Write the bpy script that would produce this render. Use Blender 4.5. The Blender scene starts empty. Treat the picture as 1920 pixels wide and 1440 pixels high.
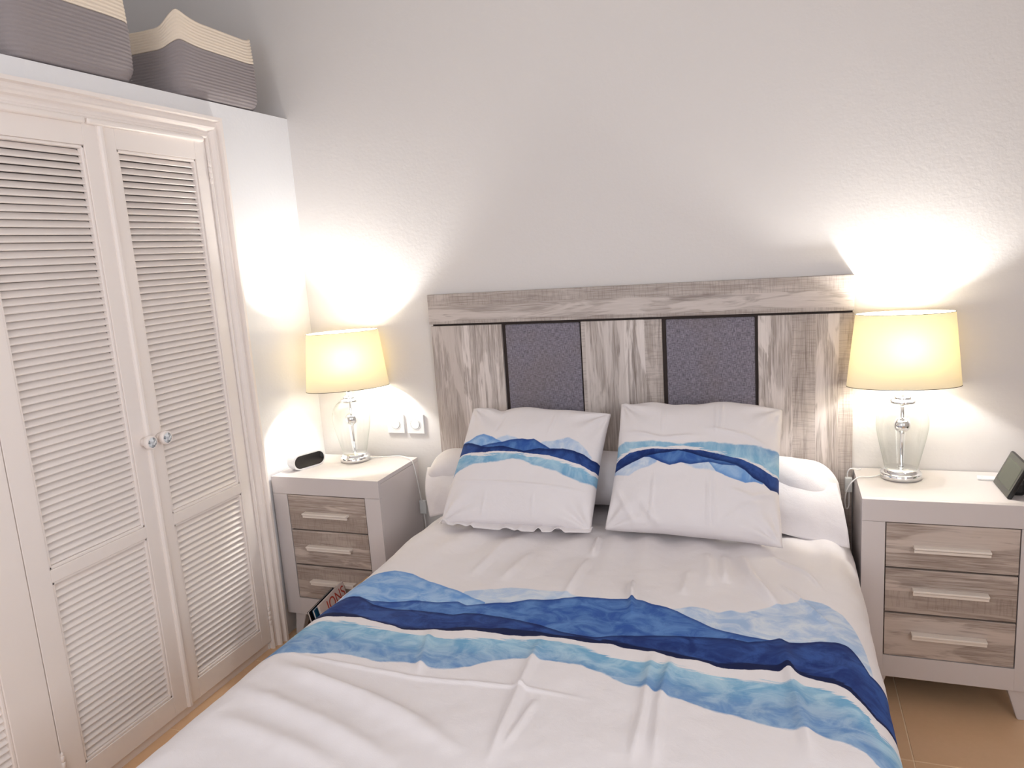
import bpy, bmesh, math, random
import numpy as np
from mathutils import Matrix, Vector, noise as mnoise
random.seed(7); rng = np.random.default_rng(7)
sc = bpy.context.scene
col = sc.collection
PI = math.pi

# ------------------------------------------------------------------ camera
cam_d = bpy.data.cameras.new('camera'); cam = bpy.data.objects.new('camera', cam_d); col.objects.link(cam)
cam_d.sensor_width = 36.0; cam_d.lens = 1393.99 * 36.0 / 1920.0; cam_d.clip_start = 0.02
CR = ((0.938541, 0.338578, -0.067127), (-0.002787, -0.187035, -0.982349), (-0.345156, 0.922162, -0.174597))
CP = (1.99587, -2.81542, 1.54024)
m = Matrix.Identity(4)
for i in range(3):
    m[i][0] = CR[0][i]; m[i][1] = -CR[1][i]; m[i][2] = -CR[2][i]; m[i][3] = CP[i]
cam.matrix_world = m
sc.camera = cam

# ------------------------------------------------------------------ light and exposure
sc.view_settings.view_transform = 'Standard'; sc.view_settings.look = 'None'
sc.view_settings.gamma = 1.0; sc.view_settings.use_curve_mapping = False
sc.view_settings.exposure = 0.17
sc.cycles.max_bounces = 12; sc.cycles.diffuse_bounces = 6; sc.cycles.transparent_max_bounces = 16
sc.cycles.caustics_reflective = False; sc.cycles.caustics_refractive = False
sc.cycles.sample_clamp_indirect = 6.0
world = bpy.data.worlds.new('sky'); sc.world = world; world.use_nodes = True
bg = world.node_tree.nodes['Background']; bg.inputs[0].default_value = (0.62, 0.78, 1.0, 1); bg.inputs[1].default_value = 1.5
def area(name, loc, rot, sx, sy, power, color):
    d = bpy.data.lights.new(name, 'AREA'); d.shape = 'RECTANGLE'; d.size = sx; d.size_y = sy
    d.energy = power; d.color = color
    o = bpy.data.objects.new(name, d); col.objects.link(o); o.location = loc; o.rotation_euler = rot
    return o
# daylight entering by the two windows of the room (behind the camera and in the right-hand wall)
area('daylight_window_rear', (1.25, -3.93, 1.70), (math.radians(90), 0, 0), 1.5, 1.3, 15.5, (1.0, 0.972, 0.962))
area('daylight_window_side', (3.24, -2.75, 1.65), (math.radians(90), 0, math.radians(90)), 1.3, 1.1, 24, (1.0, 0.975, 0.97))
LAMP_POWER = 20.0

# ------------------------------------------------------------------ helpers
def lin(r, g, b):
    f = lambda c: c / 12.92 if c <= 0.04045 else ((c + 0.055) / 1.055) ** 2.4
    return (f(r / 255), f(g / 255), f(b / 255), 1)
def nmat(name):
    M = bpy.data.materials.new(name); M.use_nodes = True
    nt = M.node_tree; b = nt.nodes['Principled BSDF']
    return M, nt, b
def N(nt, t, **kw):
    n = nt.nodes.new(t)
    for k, v in kw.items():
        if isinstance(k, str) and k.startswith('i'): n.inputs[int(k[1:])].default_value = v
        else: setattr(n, k, v)
    return n
def math_(nt, op, a, b=None, clamp=False):
    n = nt.nodes.new('ShaderNodeMath'); n.operation = op; n.use_clamp = clamp
    for i, x in enumerate((a, b)):
        if x is None: continue
        if isinstance(x, (int, float)): n.inputs[i].default_value = x
        else: nt.links.new(x, n.inputs[i])
    return n.outputs[0]
def mixc(nt, fac, a, b):
    n = nt.nodes.new('ShaderNodeMix'); n.data_type = 'RGBA'
    for s, x in ((0, fac), (6, a), (7, b)):
        if isinstance(x, (int, float)): n.inputs[s].default_value = x
        elif isinstance(x, tuple): n.inputs[s].default_value = x
        else: nt.links.new(x, n.inputs[s])
    return n.outputs[2]
def noise(nt, vec, scale, detail=3, rough=0.55, dist=0.0):
    n = N(nt, 'ShaderNodeTexNoise'); n.inputs['Scale'].default_value = scale; n.inputs['Detail'].default_value = detail
    n.inputs['Roughness'].default_value = rough; n.inputs['Distortion'].default_value = dist
    if vec is not None: nt.links.new(vec, n.inputs['Vector'])
    return n.outputs['Fac']
def mapping(nt, vec, scale=(1, 1, 1), loc=(0, 0, 0)):
    n = N(nt, 'ShaderNodeMapping'); n.inputs['Scale'].default_value = scale; n.inputs['Location'].default_value = loc
    nt.links.new(vec, n.inputs['Vector']); return n.outputs[0]
def ramp(nt, fac, lo, hi):
    n = N(nt, 'ShaderNodeMapRange'); n.interpolation_type = 'SMOOTHSTEP'; n.inputs[1].default_value = lo; n.inputs[2].default_value = hi
    nt.links.new(fac, n.inputs[0]); return n.outputs[0]
def bump(nt, b, height, strength, dist=0.002):
    n = N(nt, 'ShaderNodeBump'); n.inputs['Strength'].default_value = strength; n.inputs['Distance'].default_value = dist
    nt.links.new(height, n.inputs['Height']); nt.links.new(n.outputs[0], b.inputs['Normal'])
def objco(nt): return N(nt, 'ShaderNodeTexCoord').outputs['Object']

def plain(name, c, rough=0.5, metal=0.0, bumpscale=0, bumpstr=0.1, var=0.0, spec=None, coat=0):
    M, nt, b = nmat(name)
    b.inputs['Base Color'].default_value = c; b.inputs['Roughness'].default_value = rough; b.inputs['Metallic'].default_value = metal
    if spec is not None: b.inputs['Specular IOR Level'].default_value = spec
    if coat: b.inputs['Coat Weight'].default_value = coat; b.inputs['Coat Roughness'].default_value = 0.15
    co = objco(nt)
    if var:
        f = noise(nt, co, 6, 4)
        dk = tuple(x * (1 - var) for x in c[:3]) + (1,)
        nt.links.new(mixc(nt, f, dk, c), b.inputs['Base Color'])
    if bumpscale: bump(nt, b, noise(nt, co, bumpscale, 4), bumpstr)
    return M

M = {}
def wall_mat(name, c):
    W, nt, b = nmat(name); co = objco(nt); b.inputs['Roughness'].default_value = 0.6
    f = noise(nt, co, 1.7, 3); nt.links.new(mixc(nt, f, tuple(x * 0.97 for x in c[:3]) + (1,), c), b.inputs['Base Color'])
    h = math_(nt, 'ADD', noise(nt, co, 70, 3), math_(nt, 'MULTIPLY', noise(nt, co, 9, 3), 1.6))
    bump(nt, b, h, 0.22, 0.0035); return W
M['wall'] = wall_mat('wall_paint', lin(219, 215, 213))
M['wall_white'] = wall_mat('wall_white_paint', lin(236, 236, 238))
M['ceiling'] = wall_mat('ceiling_paint', lin(228, 227, 225))
M['paint'] = plain('wardrobe_paint', lin(242, 234, 229), 0.38, bumpscale=60, bumpstr=0.06, var=0.03)
M['lacquer'] = plain('white_lacquer', lin(208, 201, 200), 0.32, bumpscale=140, bumpstr=0.03)
M['handle'] = plain('handle_paint', lin(232, 222, 212), 0.4, bumpscale=90, bumpstr=0.04)
M['plastic'] = plain('white_plastic', lin(232, 232, 232), 0.35)
M['greyplastic'] = plain('pale_grey_plastic', lin(205, 207, 206), 0.4)
M['black'] = plain('black_gloss', lin(10, 8, 12), 0.12)
M['blackmatt'] = plain('black_plastic', lin(14, 13, 14), 0.35)
M['screen'] = plain('green_grey_screen', lin(52, 56, 44), 0.25)
M['bezel'] = plain('grey_bezel', lin(48, 48, 42), 0.3)
M['dark'] = plain('dark_gap', lin(52, 40, 36), 0.7)
M['chrome'] = plain('chrome', (0.86, 0.87, 0.88, 1), 0.07, metal=1)
M['wire'] = plain('dark_rim_wire', lin(70, 66, 56), 0.6)
M['cardboard'] = plain('tan_cardboard', lin(196, 160, 126), 0.8, bumpscale=60, bumpstr=0.15, var=0.12)
M['pages'] = plain('magazine_pages', lin(214, 205, 200), 0.7, var=0.1)
M['cover1'] = plain('white_cover', lin(222, 208, 205), 0.3)
M['cover2'] = plain('black_cover', lin(36, 30, 34), 0.3, var=0.3)
M['cover3'] = plain('teal_cover', lin(20, 84, 120), 0.3)
M['red'] = plain('red_ink', lin(186, 60, 44), 0.5)
M['mattress'] = plain('mattress_cloth', lin(232, 230, 228), 0.8)
M['bedbase'] = plain('bed_base_cloth', lin(120, 112, 104), 0.8)
M['rope_grey'] = plain('grey_cotton_rope', lin(156, 148, 149), 0.9, bumpscale=220, bumpstr=0.5, var=0.14)
M['rope_cream'] = plain('cream_cotton_rope', lin(240, 226, 208), 0.9, bumpscale=220, bumpstr=0.5, var=0.08)

def wood(name, axis, c1, c2, c3, plank, seed=0.0):
    """whitewashed laminate; axis = grain axis (0 x, 2 z); plank = width of the printed boards"""
    W, nt, b = nmat(name); b.inputs['Roughness'].default_value = 0.55
    tc = objco(nt); oi = N(nt, 'ShaderNodeObjectInfo')
    add = N(nt, 'ShaderNodeVectorMath', operation='ADD'); nt.links.new(tc, add.inputs[0])
    cmb = N(nt, 'ShaderNodeCombineXYZ'); sh = math_(nt, 'MULTIPLY', oi.outputs['Random'], 13.7)
    nt.links.new(sh, cmb.inputs[0]); nt.links.new(sh, cmb.inputs[2]); cmb.inputs[1].default_value = seed
    nt.links.new(cmb.outputs[0], add.inputs[1]); co = add.outputs[0]
    sep = N(nt, 'ShaderNodeSeparateXYZ'); nt.links.new(co, sep.inputs[0])
    cross = sep.outputs[0] if axis == 2 else sep.outputs[2]
    sg = lambda a, c: ((c, c, a) if axis == 2 else (a, c, c))
    # printed boards
    wob = math_(nt, 'MULTIPLY', noise(nt, mapping(nt, co, sg(0.6, 3)), 3, 2), 0.02)
    idx = math_(nt, 'FLOOR', math_(nt, 'DIVIDE', math_(nt, 'ADD', cross, wob), plank))
    wn = N(nt, 'ShaderNodeTexWhiteNoise', noise_dimensions='1D'); nt.links.new(idx, wn.inputs['W'])
    tone = wn.outputs['Value']
    grain = noise(nt, mapping(nt, co, sg(2.2, 55)), 2.2, 6, 0.65, 0.6)
    fine = noise(nt, mapping(nt, co, sg(5, 190)), 2.0, 3, 0.6)
    patch = noise(nt, mapping(nt, co, sg(1.6, 11), (3, 1, 5)), 1.5, 4, 0.55, 0.8)
    saw = noise(nt, mapping(nt, co, sg(120, 9)), 2.0, 2, 0.5)
    c = mixc(nt, ramp(nt, grain, 0.35, 0.68), c2, c1)
    c = mixc(nt, math_(nt, 'MULTIPLY', ramp(nt, fine, 0.50, 0.70), 0.6), c, c3)
    c = mixc(nt, math_(nt, 'MULTIPLY', ramp(nt, patch, 0.50, 0.56), 0.7), c, tuple(min(1, x * 1.2) for x in c1[:3]) + (1,))
    c = mixc(nt, math_(nt, 'MULTIPLY', ramp(nt, tone, 0.25, 0.85), 0.62), c, c2)
    dk = noise(nt, mapping(nt, co, sg(2.0, 26), (9, 4, 2)), 1.6, 5, 0.6, 1.2)
    c = mixc(nt, math_(nt, 'MULTIPLY', ramp(nt, dk, 0.56, 0.70), 0.55), c, c3)
    hair = noise(nt, mapping(nt, co, sg(3.0, 330), (2, 8, 1)), 2.0, 2, 0.5)
    c = mixc(nt, math_(nt, 'MULTIPLY', math_(nt, 'MULTIPLY', ramp(nt, hair, 0.55, 0.66), ramp(nt, patch, 0.62, 0.40)), 0.6), c, c3)
    sm = math_(nt, 'MULTIPLY', ramp(nt, saw, 0.5, 0.62), math_(nt, 'GREATER_THAN', tone, 0.68))
    c = mixc(nt, math_(nt, 'MULTIPLY', sm, 0.24), c, c3)
    nt.links.new(c, b.inputs['Base Color'])
    bump(nt, b, math_(nt, 'ADD', grain, math_(nt, 'MULTIPLY', fine, 0.6)), 0.12, 0.001)
    return W
WC = (lin(214, 206, 202), lin(168, 157, 150), lin(112, 99, 93))
M['wood_v'] = wood('whitewashed_boards_vertical', 2, *WC, 0.078)
M['wood_h'] = wood('whitewashed_boards_horizontal', 0, *WC, 0.062, 3.3)
M['drawer_wood'] = wood('drawer_front_laminate', 0, lin(190, 177, 168), lin(160, 145, 135), lin(112, 95, 86), 0.055, 7.1)

W, nt, b = nmat('grey_fabric'); co = objco(nt); b.inputs['Roughness'].default_value = 0.95
f1 = noise(nt, mapping(nt, co, (520, 1, 60)), 1, 2); f2 = noise(nt, mapping(nt, co, (60, 1, 520)), 1, 2)
w_ = math_(nt, 'ADD', f1, f2); big = noise(nt, co, 4, 3)
c = mixc(nt, ramp(nt, w_, 0.75, 1.25), lin(94, 90, 100), lin(148, 143, 156))
c = mixc(nt, math_(nt, 'MULTIPLY', ramp(nt, big, 0.45, 0.65), 0.25), c, lin(124, 112, 106))
nt.links.new(c, b.inputs['Base Color']); bump(nt, b, w_, 0.5, 0.001); b.inputs['Sheen Weight'].default_value = 0.2
M['fabric'] = W

W, nt, b = nmat('tan_floor_tile'); co = objco(nt); b.inputs['Roughness'].default_value = 0.28
oi = N(nt, 'ShaderNodeObjectInfo')
f = noise(nt, mapping(nt, co, (1, 1, 1)), 5, 5); g = noise(nt, co, 60, 3)
c = mixc(nt, f, lin(216, 178, 140), lin(230, 194, 156)); c = mixc(nt, math_(nt, 'MULTIPLY', g, 0.25), c, lin(196, 156, 118))
c = mixc(nt, math_(nt, 'MULTIPLY', oi.outputs['Random'], 0.2), c, lin(206, 168, 130))
nt.links.new(c, b.inputs['Base Color']); bump(nt, b, f, 0.05)
M['tile'] = W
M['grout'] = plain('tan_grout', lin(238, 216, 186), 0.9)

# thin clear glass: mostly transparent, mirror by Fresnel
W, nt, b = nmat('clear_glass'); nt.nodes.remove(b); out = nt.nodes['Material Output']
tr = N(nt, 'ShaderNodeBsdfTransparent')
gl = N(nt, 'ShaderNodeBsdfGlossy'); gl.inputs['Roughness'].default_value = 0.02
ge = N(nt, 'ShaderNodeNewGeometry'); dt = N(nt, 'ShaderNodeVectorMath', operation='DOT_PRODUCT')
nt.links.new(ge.outputs['Normal'], dt.inputs[0]); nt.links.new(ge.outputs['Incoming'], dt.inputs[1])
sch = math_(nt, 'ADD', math_(nt, 'MULTIPLY', math_(nt, 'POWER', math_(nt, 'SUBTRACT', 1.0, math_(nt, 'ABSOLUTE', dt.outputs['Value'])), 5.0), 0.9), 0.05, True)
pth = math_(nt, 'DIVIDE', 1.0, math_(nt, 'MAXIMUM', math_(nt, 'ABSOLUTE', dt.outputs['Value']), 0.10))     # longer way through the wall at grazing angles
cg = N(nt, 'ShaderNodeCombineColor')
for i_, k_ in enumerate((0.970, 0.978, 0.972)): nt.links.new(math_(nt, 'POWER', k_, pth), cg.inputs[i_])
nt.links.new(cg.outputs[0], tr.inputs[0])
mx = N(nt, 'ShaderNodeMixShader'); nt.links.new(sch, mx.inputs[0]); nt.links.new(tr.outputs[0], mx.inputs[1]); nt.links.new(gl.outputs[0], mx.inputs[2])
nt.links.new(mx.outputs[0], out.inputs[0]); M['glass'] = W
# lamp shade cloth: light passes through it, tinted
W, nt, b = nmat('cream_shade_cloth'); nt.nodes.remove(b); out = nt.nodes['Material Output']
tl = N(nt, 'ShaderNodeBsdfTranslucent'); tl.inputs[0].default_value = (0.50, 0.37, 0.13, 1)
df = N(nt, 'ShaderNodeBsdfDiffuse'); df.inputs[0].default_value = (0.84, 0.79, 0.68, 1)
mx = N(nt, 'ShaderNodeMixShader'); mx.inputs[0].default_value = 0.062
nt.links.new(df.outputs[0], mx.inputs[1]); nt.links.new(tl.outputs[0], mx.inputs[2]); nt.links.new(mx.outputs[0], out.inputs[0]); M['shade'] = W
# bulb glass
W, nt, b = nmat('frosted_bulb'); b.inputs['Base Color'].default_value = (0.9, 0.9, 0.9, 1); M['bulb'] = W
W, nt, b = nmat('cut_crystal'); co = objco(nt)
v = N(nt, 'ShaderNodeTexVoronoi'); v.inputs['Scale'].default_value = 160; nt.links.new(co, v.inputs['Vector'])
sep = N(nt, 'ShaderNodeSeparateXYZ'); nt.links.new(v.outputs['Color'], sep.inputs[0])
nt.links.new(mixc(nt, sep.outputs[0], lin(110, 118, 126), lin(236, 240, 244)), b.inputs['Base Color']); b.inputs['Roughness'].default_value = 0.1; M['crystal'] = W

# ---- printed cotton: layered watercolour hills drawn by curves over the cloth's own coordinates
def curve_node(nt, x, pts, lo, hi):
    n = nt.nodes.new('ShaderNodeFloatCurve'); cm = n.mapping; cm.use_clip = False; cv = cm.curves[0]
    P = [(a, (v - lo) / (hi - lo)) for a, v in pts]
    P[0] = P[0]; cv.points[0].location = P[0]; cv.points[1].location = P[-1]
    for q in P[1:-1]: cv.points.new(*q)
    for p in cv.points: p.handle_type = 'VECTOR'
    cm.extend = 'HORIZONTAL'; cm.update()
    nt.links.new(x, n.inputs['Value']); return n.outputs[0]
def cloth_mat(name, curves=None, lo=0, hi=1, xs=None, flip=False, k=1.0, ys=1.0):
    W, nt, b = nmat(name); b.inputs['Roughness'].default_value = 0.8; b.inputs['Specular IOR Level'].default_value = 0.22
    co = objco(nt); base = lin(227, 222, 223)
    if curves:
        uv = N(nt, 'ShaderNodeUVMap'); uv.uv_map = 'UVMap'
        sp = N(nt, 'ShaderNodeSeparateXYZ'); nt.links.new(uv.outputs[0], sp.inputs[0])
        x, v = sp.outputs[0], sp.outputs[1]
        nz = math_(nt, 'SUBTRACT', noise(nt, mapping(nt, uv.outputs[0], (30 * k, 30 * k, 1)), 1, 5, 0.6), 0.5)
        nz2 = math_(nt, 'SUBTRACT', noise(nt, mapping(nt, uv.outputs[0], (12 * k, 70 * k, 1), (4, 2, 0)), 1, 5, 0.65), 0.5)
        wash = ramp(nt, noise(nt, mapping(nt, uv.outputs[0], (13 * k, 9 * k * ys, 1), (1, 7, 0)), 1, 8, 0.62, 0.9), 0.34, 0.68)
        streak = noise(nt, mapping(nt, uv.outputs[0], (7 * k, 70 * k, 1), (2, 5, 0)), 1, 5, 0.62)
        if flip: v = math_(nt, 'SUBTRACT', 1.0, v)
        c = base
        wn = lambda a, d: mixc(nt, wash, a, d)
        def layer(c, key, colr, soft, amp, nn=None, line=None):
            y = curve_node(nt, x, curves[key], lo, hi)
            d = math_(nt, 'SUBTRACT', v, y)
            if amp: d = math_(nt, 'ADD', d, math_(nt, 'MULTIPLY', nn or nz, amp))
            r_ = mixc(nt, ramp(nt, d, -soft, soft), c, colr)
            if line is not None:      # pigment gathers along the edge of a wash
                ln = math_(nt, 'MULTIPLY', ramp(nt, d, -soft, soft), math_(nt, 'SUBTRACT', 1.0, ramp(nt, d, 0.0, 0.022 * xs)))
                r_ = mixc(nt, math_(nt, 'MULTIPLY', ln, 0.75), r_, line)
            return r_, d
        s = xs
        c, _ = layer(c, 'I', wn(lin(160, 184, 216), lin(212, 219, 228)), 0.004 * s, 0.014 * s)
        c, _ = layer(c, 'B', wn(lin(176, 196, 222), lin(212, 219, 228)), 0.006 * s, 0.014 * s)
        c, _ = layer(c, 'A', wn(lin(102, 148, 206), lin(160, 190, 222)), 0.003 * s, 0.01 * s, None, lin(96, 140, 198))
        c, d = layer(c, 'C', wn(lin(46, 84, 154), lin(92, 132, 188)), 0.002 * s, 0.006 * s, None, lin(24, 54, 120))
        dark = lin(30, 52, 110)
        c, d = layer(c, 'D', wn(lin(24, 46, 106), lin(50, 82, 146)), 0.002 * s, 0.006 * s, None, lin(12, 28, 76))
        if 'E' in curves: c, d = layer(c, 'E', lin(12, 24, 66), 0.004 * s, 0.03 * s, nz2)
        c, d = layer(c, 'F', base, 0.0015 * s, 0.012 * s)
        tealtop = wn(lin(114, 166, 200), lin(172, 204, 220))
        c, d = layer(c, 'G', tealtop, 0.004 * s, 0.07 * s, nz2)
        low = ramp(nt, d, 0.0, 0.14 * s)
        c2 = mixc(nt, math_(nt, 'MULTIPLY', low, 0.85), c, wn(lin(98, 134, 184), lin(154, 178, 204)))
        c2 = mixc(nt, math_(nt, 'MULTIPLY', ramp(nt, streak, 0.58, 0.75), 0.45), c2, lin(196, 212, 226))
        c = mixc(nt, ramp(nt, d, 0.0, 0.01 * s), c, c2)
        c, d = layer(c, 'H', base, 0.005 * s, 0.02 * s)
        nt.links.new(c, b.inputs['Base Color'])
    else:
        b.inputs['Base Color'].default_value = base
    h = math_(nt, 'ADD', noise(nt, co, 22, 4, 0.5, 0.4), math_(nt, 'MULTIPLY', noise(nt, co, 420, 1), 0.12))
    bump(nt, b, h, 0.34, 0.006)
    return W

# ---- mesh helpers
def link(name, me, mat=None, parent=None, smooth=False):
    o = bpy.data.objects.new(name, me); col.objects.link(o)
    if mat is not None and not me.materials: me.materials.append(mat)
    if parent is not None: o.parent = parent
    if smooth:
        me.polygons.foreach_set('use_smooth', [True] * len(me.polygons)); me.update()
    return o
def pyd(name, V, F, mat, parent=None, smooth=False):
    me = bpy.data.meshes.new(name); me.from_pydata([tuple(map(float, v)) for v in V], [], F); me.update()
    return link(name, me, mat, parent, smooth)
def bmobj(name, bm, mat, parent=None, smooth=False):
    bmesh.ops.recalc_face_normals(bm, faces=bm.faces[:])
    me = bpy.data.meshes.new(name); bm.to_mesh(me); bm.free()
    return link(name, me, mat, parent, smooth)
def bbox(bm, lo, hi, bev=0.0, seg=2):
    r = bmesh.ops.create_cube(bm, size=1.0)
    vs = r['verts']
    for v in vs:
        v.co = Vector([lo[i] + (v.co[i] + 0.5) * (hi[i] - lo[i]) for i in range(3)])
    if bev:
        es = list({e for v in vs for e in v.link_edges})
        bmesh.ops.bevel(bm, geom=es, offset=bev, segments=seg, affect='EDGES', profile=0.5)
def box(name, lo, hi, mat, parent=None, bev=0.0, seg=2):
    bm = bmesh.new(); bbox(bm, lo, hi, bev, seg); return bmobj(name, bm, mat, parent)
def boxes(name, L, mat, parent=None, bev=0.0):
    bm = bmesh.new()
    for lo, hi in L: bbox(bm, lo, hi, bev)
    return bmobj(name, bm, mat, parent)
def lathe(name, prof, mat, parent=None, n=40, sx=1.0, sy=1.0, smooth=True, closed=False):
    V = []; F = []
    for r, z in prof:
        for k in range(n):
            a = 2 * PI * k / n; V.append((r * math.cos(a) * sx, r * math.sin(a) * sy, z))
    for i in range(len(prof) - 1):
        for k in range(n):
            k2 = (k + 1) % n; F.append((i * n + k, i * n + k2, (i + 1) * n + k2, (i + 1) * n + k))
    if closed: F.append(tuple(range(n))[::-1]); F.append(tuple((len(prof) - 1) * n + k for k in range(n)))
    return pyd(name, V, F, mat, parent, smooth)
def crom(P, n=10):
    P = [np.array(p, float) for p in P]; P = [2 * P[0] - P[1]] + P + [2 * P[-1] - P[-2]]; out = []
    for i in range(1, len(P) - 2):
        for k in range(n):
            t = k / n; a, b_, c, d = P[i - 1:i + 3]
            out.append(0.5 * (2 * b_ + (c - a) * t + (2 * a - 5 * b_ + 4 * c - d) * t * t + (3 * b_ - a - 3 * c + d) * t ** 3))
    out.append(P[-2]); return out
def tube(name, P, r, mat, parent=None, n=10, smooth_path=True):
    Q = crom(P) if smooth_path else [np.array(p, float) for p in P]
    V = []; F = []; up = np.array([0.13, 0.31, 0.94])
    for i, q in enumerate(Q):
        t = Q[min(i + 1, len(Q) - 1)] - Q[max(i - 1, 0)]; t /= np.linalg.norm(t) + 1e-9
        a = np.cross(t, up); a /= np.linalg.norm(a) + 1e-9; b_ = np.cross(a, t)
        for k in range(n):
            w = 2 * PI * k / n; V.append(q + r * (math.cos(w) * a + math.sin(w) * b_))
    for i in range(len(Q) - 1):
        for k in range(n):
            k2 = (k + 1) % n; F.append((i * n + k, i * n + k2, (i + 1) * n + k2, (i + 1) * n + k))
    F.append(tuple(range(n))[::-1]); F.append(tuple((len(Q) - 1) * n + k for k in range(n)))
    return pyd(name, V, F, mat, parent, True)
def thing(name, label, cat, loc=(0, 0, 0), rz=0.0, group=None):
    o = bpy.data.objects.new(name, None); col.objects.link(o); o.location = loc; o.rotation_euler = (0, 0, rz)
    o.empty_display_size = 0.05
    return tag(o, label, cat, group)
def tag(o, label, cat, group=None):
    o['label'] = label; o['category'] = cat
    if group: o['group'] = group
    return o
def struct(o, label=None):
    o['kind'] = 'structure'
    if label: o['label'] = label
    return o
def dup(o, parent, loc=None):
    c = o.copy(); col.objects.link(c); c.parent = parent
    if loc is not None: c.location = loc
    return c
def smoothn(X, Y, sc_, seed, octv=3):
    """cheap value-noise field by summed random sines"""
    r = np.random.default_rng(seed); out = np.zeros_like(X); a = 1.0; s = 0
    for o in range(octv):
        for _ in range(5):
            th = r.uniform(0, 2 * PI); ph = r.uniform(0, 2 * PI); f = sc_ * (2 ** o) * r.uniform(0.7, 1.3)
            out += a * np.sin(f * (np.cos(th) * X + np.sin(th) * Y) + ph)
        s += a * 2.2; a *= 0.5
    return out / s
def ridge(X, Y, P, sig):
    """distance-based ridge along polyline, tapering at its ends"""
    best = np.full(X.shape, 1e9); tpos = np.zeros(X.shape); L = 0; P = [np.array(p, float) for p in P]
    seg = [np.linalg.norm(P[i + 1] - P[i]) for i in range(len(P) - 1)]; tot = sum(seg)
    for i in range(len(P) - 1):
        a, b_ = P[i], P[i + 1]; d = b_ - a; t = np.clip(((X - a[0]) * d[0] + (Y - a[1]) * d[1]) / (d @ d), 0, 1)
        q = np.hypot(X - a[0] - t * d[0], Y - a[1] - t * d[1]); mk = q < best
        best[mk] = q[mk]; tpos[mk] = (L + t[mk] * seg[i]) / tot; L += seg[i]
    return np.exp(-(best / sig) ** 2) * np.clip(np.sin(PI * np.clip(tpos, 0.02, 0.98)) * 1.6, 0, 1)

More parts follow.
